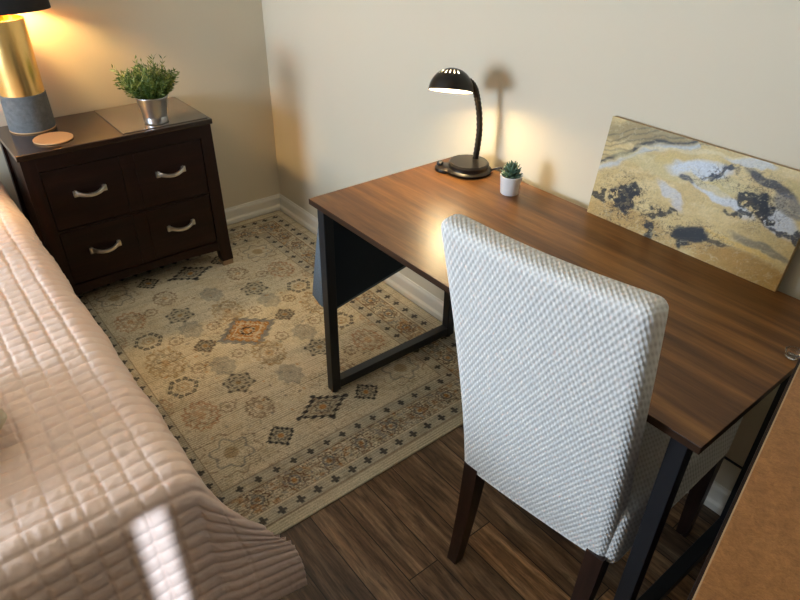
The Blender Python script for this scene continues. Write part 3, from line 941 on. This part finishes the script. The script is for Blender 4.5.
    put(ell(305, 370, 42, 20, .1), dk, .9); put(ell(505, 290, 30, 30, .6, rx_, ry_, .12), dk, .9); put(ell(125, 275, 24, 30, .3, rx_, ry_, .12), dk, .85)
    put(ell(330, 150, 170, 5, .1), lin(214, 198, 150), .7)
    sp = vnoise(px / 3, py / 3, 14, 2)
    C *= (.94 + .16 * sp)[..., None]
    m_ = sstep(.55, .75, vnoise(px / 5, py / 5, 15, 2)); put(m_, lin(216, 198, 150), .3)
    o = grid_mesh('painted_face', u * W, np.full_like(u, -.0006), v * Hh, M_art, root, True, np.clip(C, 0, 1))
    bm = BM(); box(bm, 0, W, 0, T, 0, Hh, .0015); obj('stretched_canvas', bm, M_canvas_side, root, label='gold painted canvas edge')
build_art()

# ------------------------------------------------------------------ slipcovered chair
def rounded_grid_box(sx, sy, sz, r, step, deform=None, flat_bottom=False):
    """closed box surface with rounded edges, dense grid; origin at centre of bottom"""
    nx, ny, nz = max(2, round(sx / step)), max(2, round(sy / step)), max(2, round(sz / step))
    bm = BM(); V = {}
    def vert(i, j, k):
        key = (i, j, k)
        if key not in V:
            p = Vector((sx * (i / nx - .5), sy * (j / ny - .5), sz * (k / nz)))
            c = Vector((max(-sx / 2 + r, min(sx / 2 - r, p.x)), max(-sy / 2 + r, min(sy / 2 - r, p.y)), (p.z if (flat_bottom and p.z < sz - r) else max(r, min(sz - r, p.z)))))
            d = p - c
            if d.length > 1e-9: p = c + d.normalized() * r
            if deform: p = deform(p)
            V[key] = bm.verts.new(p)
        return V[key]
    for i in range(nx):
        for j in range(ny):
            for k in (0, nz): bm.faces.new([vert(i, j, k), vert(i + 1, j, k), vert(i + 1, j + 1, k), vert(i, j + 1, k)])
    for i in range(nx):
        for k in range(nz):
            for j in (0, ny): bm.faces.new([vert(i, j, k), vert(i + 1, j, k), vert(i + 1, j, k + 1), vert(i, j, k + 1)])
    for j in range(ny):
        for k in range(nz):
            for i in (0, nx): bm.faces.new([vert(i, j, k), vert(i, j + 1, k), vert(i, j + 1, k + 1), vert(i, j, k + 1)])
    return bm

def build_chair():
    ZB, ZT = .332, 1.038
    WB, WT = .398, .420
    LEAN = .120; TH = .066
    root = thing('dining_chair', (2.390, -.698, 0), .040, 'high-backed dining chair in a cream bubble-knit slipcover, pushed up to the desk', 'chair')
    def dback(p):
        t = p.z / (ZT - ZB)
        w = (WB + (WT - WB) * t) / WT
        sag = -.010 * math.sin(PI * min(1, max(0, p.x / WT + .5))) * t ** 4
        x_, y_ = p.x * w, p.y + TH / 2 - LEAN * max(0, t) ** 1.35 - .004 * math.cos(PI * p.x / WT) * (1 if p.y < 0 else 0)
        ca, sa = math.cos(.085), math.sin(.085)
        return Vector((x_ * ca - y_ * sa - .011 - .016 * t, x_ * sa + y_ * ca + .016, ZB + p.z + sag))
    bm = rounded_grid_box(WT, TH, ZT - ZB, .024, .009, dback, True)
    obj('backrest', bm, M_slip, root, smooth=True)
    D = .53
    def dseat(p):
        f = (p.y + D / 2) / D
        return Vector((p.x * (1 + .03 * f), p.y + D / 2 + TH * .6, ZB + p.z * 1.08 + .010 * math.cos(PI * p.x / .42) * (p.z > .1)))
    bm = rounded_grid_box(.404, D, .150, .022, .009, dseat, True)
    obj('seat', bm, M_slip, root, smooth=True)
    for sx in (-1, 1):
        # sabre back legs sweep backwards, front legs are straight and tapered
        bm = BM()
        xo = sx * (WB / 2 - .022) - (.012 if sx > 0 else 0)
        zs = [0, .08, .18, .27, .345]
        def sec(z, w, x, y): return [(x - w / 2, y - w / 2, z), (x + w / 2, y - w / 2, z), (x + w / 2, y + w / 2, z), (x - w / 2, y + w / 2, z)]
        L = [sec(z, .030 + .012 * min(1, z / .3), xo, .034 + sx * .012 - .046 * (1 - z / .40) ** 1.8) for z in zs]
        for a, b in zip(L[:-1], L[1:]): hexa(bm, a, b)
        bmesh.ops.remove_doubles(bm, verts=bm.verts, dist=1e-6)
        for v in bm.verts: v.co.z += .0
        obj('leg', bm, M_leg, root)
        bm = BM()
        hexa(bm, sec(.004, .030, sx * .187, D + .002), sec(.40, .046, sx * .183, D + .000))
        l = obj('leg', bm, M_leg, root)
        bm = BM(); lathe(bm, [(0, 0), (.012, 0), (.012, .004), (0, .0045)], 14, (sx * .187, D + .002, 0)); obj('glide', bm, M_white_in, l, label='white floor glide')
build_chair()

# ------------------------------------------------------------------ bed
def build_bed():
    yR, yL = -1.345, -2.72
    xF = 2.0
    ZTOP = .56
    root = thing('bed', (1.05, (yR + yL) / 2, 0), 0, 'bed standing against the wall next to the nightstand, hidden beneath a pink quilt', 'bed')
    oy = (yR + yL) / 2
    def o(name, bm, m, **k):
        for v in bm.verts: v.co -= Vector((1.05, oy, 0))
        return obj(name, bm, m, root, **k)
    bm = rounded_grid_box(xF - .03 - .09, yR - yL - .02, .23, .045, .03, lambda p: p + Vector(((xF + .06) / 2, oy, ZTOP - .25)))
    o('mattress', bm, M_sheet, smooth=True)
    bm = BM(); box(bm, .10, xF - .06, yL + .03, yR - .03, .18, ZTOP - .252, .01); o('bed_base', bm, M_bagdark)
    for x in (.16, xF - .12):
        for y in (yL + .09, yR - .09):
            bm = BM(); box(bm, x - .025, x + .025, y - .025, y + .025, .0075 if (y > -1.36 - .03 and x < 1.86) else 0, .18, .003); o('leg', bm, M_black)
    bm = BM(); box(bm, .026, .075, yL - .02, yR - .06, .12, .50, .012, seg=3); o('headboard', bm, M_ns)

    # ---- quilt: cloth coordinates a (along x) and b (across), laid over the mattress
    OV, OF = .240, .44
    a = np.concatenate([np.arange(.085, xF + OF + .001, .0034)])
    near = np.arange(-.50, OV + .001, .0036)
    far = np.arange(-(yR - yL) - OV, -.50, .0105)
    b = np.concatenate([far, near])
    Wd = yR - yL
    Aa, Bb = np.meshgrid(a, b, indexing='ij')
    RC = .055
    def bend(s, phi):
        """arc then straight: horizontal and vertical travel for overhang s; final slope phi (array)"""
        sl = RC * phi
        ang = np.where(s < sl, s / RC, phi)
        hor = np.where(s < sl, RC * np.sin(np.minimum(s / RC, phi)), RC * np.sin(phi) + (s - sl) * np.cos(phi))
        ver = np.where(s < sl, RC * (1 - np.cos(np.minimum(s / RC, phi))), RC * (1 - np.cos(phi)) + (s - sl) * np.sin(phi))
        return hor, ver
    ea = np.clip(Aa - xF + .02, 0, None)
    eb = np.clip(Bb, 0, None); ec = np.clip(-Wd - Bb, 0, None)
    f_hor, f_ver = bend(ea, np.full_like(ea, math.radians(84)))
    # side drape: hangs straight, but flares out sideways like a fin at the free foot corner
    fl = sstep(xF - .20, xF + .42, Aa)
    phi = math.radians(87) * (1 - fl) + math.radians(12) * fl
    s_hor, s_ver = bend(eb, phi)
    t_hor, t_ver = bend(ec, phi)
    X = np.minimum(Aa, xF - .02) + f_hor
    Y = yR + np.minimum(0, Bb) + s_hor - t_hor
    Y = np.where(Bb < -Wd, yL - t_hor, Y)
    Z = ZTOP - f_ver - s_ver - t_ver
    # gentle folds in the drape and crumples on top
    X = X + .004 * sstep(0, .2, eb) * fl * np.sin(Aa * 22)
    fold = sstep(0, .12, ea) * np.exp(-((Bb - .045) / .022) ** 2)
    X = X - .006 * fold
    Y = Y + (.010 * np.sin(Aa * 15) + .006 * np.sin(Aa * 37)) * sstep(.02, .2, eb) * (1 - fl)
    top = (1 - sstep(0, .05, eb)) * (1 - sstep(0, .05, ea))
    Z = Z + top * (.006 * vnoise(Aa * 5, Bb * 5, 2, 2) + .0025 * vnoise(Aa * 17, Bb * 17, 4, 2))
    # quilting: closely spaced channels across, long seams lengthwise
    pitch, seam = .0345, .0467
    wob = .0016 * vnoise(Aa * 12, Bb * 22, 9, 2)
    cph = Aa + wob + .006 * np.sin(Bb * 6)
    cd = np.abs(np.mod(cph, pitch) - pitch / 2); cd = pitch / 2 - cd
    ch = .62 * (1 - np.exp(-(cd / .0032) ** 1.5)) + .38 * np.sin(PI * np.clip(cd / pitch, 0, .5))
    seamp = np.mod(Bb + .012 + wob, seam) / seam
    sd = np.minimum(seamp, 1 - seamp) * seam
    inband = (Bb < .0).astype(float)
    # some of the long seams stop short in the middle of the bed (stepped pattern)
    col = np.floor((Bb + .012) / seam)
    start = np.where(col < -4, 1.86 + .075 * np.mod(-col, 3), 0) * (col > -9)
    sact = ((Aa > start) | (Aa < start - .42 - .05 * np.mod(col, 4))).astype(float)
    seamh = 1 - 1.15 * np.exp(-(sd / .0034) ** 1.6) * (inband * sact)
    seamh = np.where(Bb > .004, 1 - .6 * np.exp(-(np.abs(Bb - .12) / .004) ** 2), seamh)
    puff = .0050 * ch * (.25 + .75 * seamh) + .0015 * seamh
    cr = 1 - 2 * np.abs(vnoise(Aa * 34 + 2 * vnoise(Aa * 9, Bb * 9, 3), Bb * 50 + 2 * vnoise(Aa * 7, Bb * 7, 8), 12, 3))
    puff = puff + .0017 * cr * ch * (.4 + .6 * sstep(-.3, .4, vnoise(Aa * 5, Bb * 5, 15))) + .0008 * vnoise(Aa * 130, Bb * 60, 14, 2)
    P = np.stack([X, Y, Z], -1)
    du = np.gradient(P, axis=0); dv = np.gradient(P, axis=1)
    N = np.cross(du, dv); N /= np.linalg.norm(N, axis=-1, keepdims=True) + 1e-12
    P = P + N * (puff + .006)[..., None]
    q = grid_mesh('quilt', P[..., 0], P[..., 1], P[..., 2], M_quilt)
    md = q.modifiers.new('thickness', 'SOLIDIFY'); md.thickness = .009; md.offset = -1
    tag(q, 'pale pink satin channel-stitched quilt spread over the bed, corner hanging to the floor', 'quilt')
    # fluffy cushion lying on the quilt, only a corner of it in view
    bm = BM()
    bmesh.ops.create_icosphere(bm, subdivisions=5, radius=1)
    for v in bm.verts:
        p = v.co.copy(); n = Vector((abs(p.x) ** .55 * (1 if p.x > 0 else -1), abs(p.y) ** .55 * (1 if p.y > 0 else -1), p.z))
        k = 1 + .05 * math.sin(9 * p.x + 3 * p.y) * math.cos(8 * p.y)
        v.co = Vector((n.x * .175 * k, n.y * .175 * k, n.z * .062 * (1 - .45 * max(abs(p.x), abs(p.y)) ** 3)))
        v.co += v.co.normalized() * random.uniform(-.003, .005)
    c = obj('cushion', bm, M_fleece, smooth=True)
    c.location = (1.640, -1.748, ZTOP + .074); c.rotation_euler = (0, 0, .32)
    tag(c, 'cream fluffy cushion lying on the pink quilt', 'cushion')
build_bed()

# ------------------------------------------------------------------ cabinet beside the desk
def build_cabinet():
    ang = math.atan2(.518, -.112) + PI        # rotation so local -y runs along the near edge
    root = thing('cabinet', (2.6925, -.405, 0), -.213 * -1, 'orange-brown wood-topped cabinet with pale edge, close beside the end of the desk', 'cabinet')
    # local frame: x to the right (away from desk), -y toward the viewer
    W, L, H = .52, 1.05, .90
    bm = BM(); box(bm, 0.0016, W, -L, 0, H - .022, H, .0010); obj('cabinet_top', bm, M_ven, root)
    bm = BM(); box(bm, 0, .0016, -L, 0, H - .022, H - .0005); obj('edge_banding', bm, M_venedge, root, label='pale worn edge strip')
    bm = BM()
    box(bm, -.004, .014, -L + .01, -.004, .06, H - .0225)
    box(bm, W - .03, W - .012, -L + .01, -.004, .06, H - .0225)
    box(bm, .014, W - .03, -.022, -.004, .06, H - .0225)
    box(bm, .014, W - .03, -L + .01, -.022, .06, .08)
    obj('carcass', bm, M_ns_z, root)
    bm = BM(); box(bm, .0, W - .012, -L + .02, -.01, 0, .06, .002); obj('plinth', bm, M_black, root)
    for i in range(2):
        bm = BM(); z0, z1 = .09 + i * .40, .09 + i * .40 + .38
        box(bm, .02, W - .034, -L - .006, -L + .010, z0, z1, .003); d = obj('drawer', bm, M_ven, root)
        bm = BM(); lathe(bm, [(0, 0), (.008, 0), (.014, .016), (.010, .024), (0, .026)], 18, M=Matrix.Translation((W / 2, -L - .006, (z0 + z1) / 2)) @ Matrix.Rotation(PI / 2, 4, 'X')); obj('knob', bm, M_nickel, d, smooth=True)
build_cabinet()
bm = BM()
lathe(bm, [(0, 0), (.010, 0), (.013, .003), (.016, .012), (.016, .016), (.0135, .016), (.010, .005), (0, .005)], 8)
o = obj('glass_dish', bm, M_clear); o.location = (2.646, -.270, DH + .0003)
tag(o, 'small clear faceted glass dish on the far corner of the desk beside the cabinet', 'dish')

# unseen fill light added to warm the room, shaped as a ceiling fixture
root = thing('ceiling_fill_light', (2.0, -1.9, RZ), 0, 'added fill light, shaped as a round flush ceiling fixture with a frosted diffuser above the bed foot', 'ceiling light')
bm = BM(); lathe(bm, [(0, 0), (.19, 0), (.19, -.03), (.175, -.03), (.175, -.01), (0, -.01)], 40); obj('fixture_ring', bm, M_trim, root, smooth=True, autos=.6)
bm = BM(); lathe(bm, [(.174, -.028), (.15, -.055), (.08, -.075), (0, -.08)], 40); obj('diffuser', bm, M_fill_glow, root, smooth=True)

# unseen curtains added so their gap narrows the sun to a strip
def sun_mask_curtain(y0, y1, lab):
    ys = np.linspace(y0, y1, 80); zs = np.linspace(.70, 2.15, 6)
    Yg, Zg = np.meshgrid(ys, zs, indexing='ij')
    Xg = RX - .075 + .022 * np.sin(Yg * 60)
    q = grid_mesh('sun_mask_curtain', Xg, Yg, Zg, M_curtain)
    md = q.modifiers.new('t', 'SOLIDIFY'); md.thickness = .003
    tag(q, lab, 'sun_mask_curtain')
sun_mask_curtain(-2.72, -1.820, 'added linen curtain on the left of the side window')
sun_mask_curtain(-1.770, -.95, 'added linen curtain on the right of the side window')

# ------------------------------------------------------------------ light
w = bpy.data.worlds.new('sky'); S.world = w; w.use_nodes = True
nt = w.node_tree; bg = nt.nodes['Background']
bg.inputs[0].default_value = (.55, .72, 1.0, 1); bg.inputs[1].default_value = 1.0

def area(name, loc, rot, sx, sy, power, col):
    l = bpy.data.lights.new(name, 'AREA'); l.shape = 'RECTANGLE'; l.size = sx; l.size_y = sy; l.energy = power; l.color = col
    o = bpy.data.objects.new(name, l); link(o); o.location = loc; o.rotation_euler = rot
    return o
area('window_daylight', ((W1[0] + W1[1]) / 2, RY - .17, (W1[2] + W1[3]) / 2), (PI / 2, 0, 0), W1[1] - W1[0], W1[3] - W1[2], 160, (.62, .78, 1.0))
sl = bpy.data.lights.new('sun', 'SUN'); sl.energy = 7; sl.color = (.62, .77, 1.0); sl.angle = math.radians(.6)
so = bpy.data.objects.new('sun', sl); link(so); so.location = (6, -2.2, 3)
so.rotation_euler = (Vector((2.04, -1.39, .3)) - Vector((4.22, -1.785, 1.6))).to_track_quat('-Z', 'Y').to_euler()

# camera -----------------------------------------------------------
cam = bpy.data.cameras.new('camera'); co = bpy.data.objects.new('camera', cam); link(co)
Fv = Vector((-0.64541676, 0.52718858, -0.55272905)); Rv = Vector((0.62426632, 0.78104759, 0.01600681)); Uv = Vector((-0.4401463, 0.33471907, 0.83320728))
Mx = Matrix((Rv, Uv, -Fv)).transposed().to_4x4(); Mx.translation = Vector((2.9293, -1.5238, 1.5419))
co.matrix_world = Mx
cam.sensor_fit = 'HORIZONTAL'; cam.sensor_width = 36; cam.lens = 36 * 634.73 / 800; cam.clip_start = .02
S.camera = co

S.view_settings.view_transform = 'Standard'; S.view_settings.look = 'None'
S.view_settings.gamma = 1; S.view_settings.exposure = 0.0
S.view_settings.use_curve_mapping = False
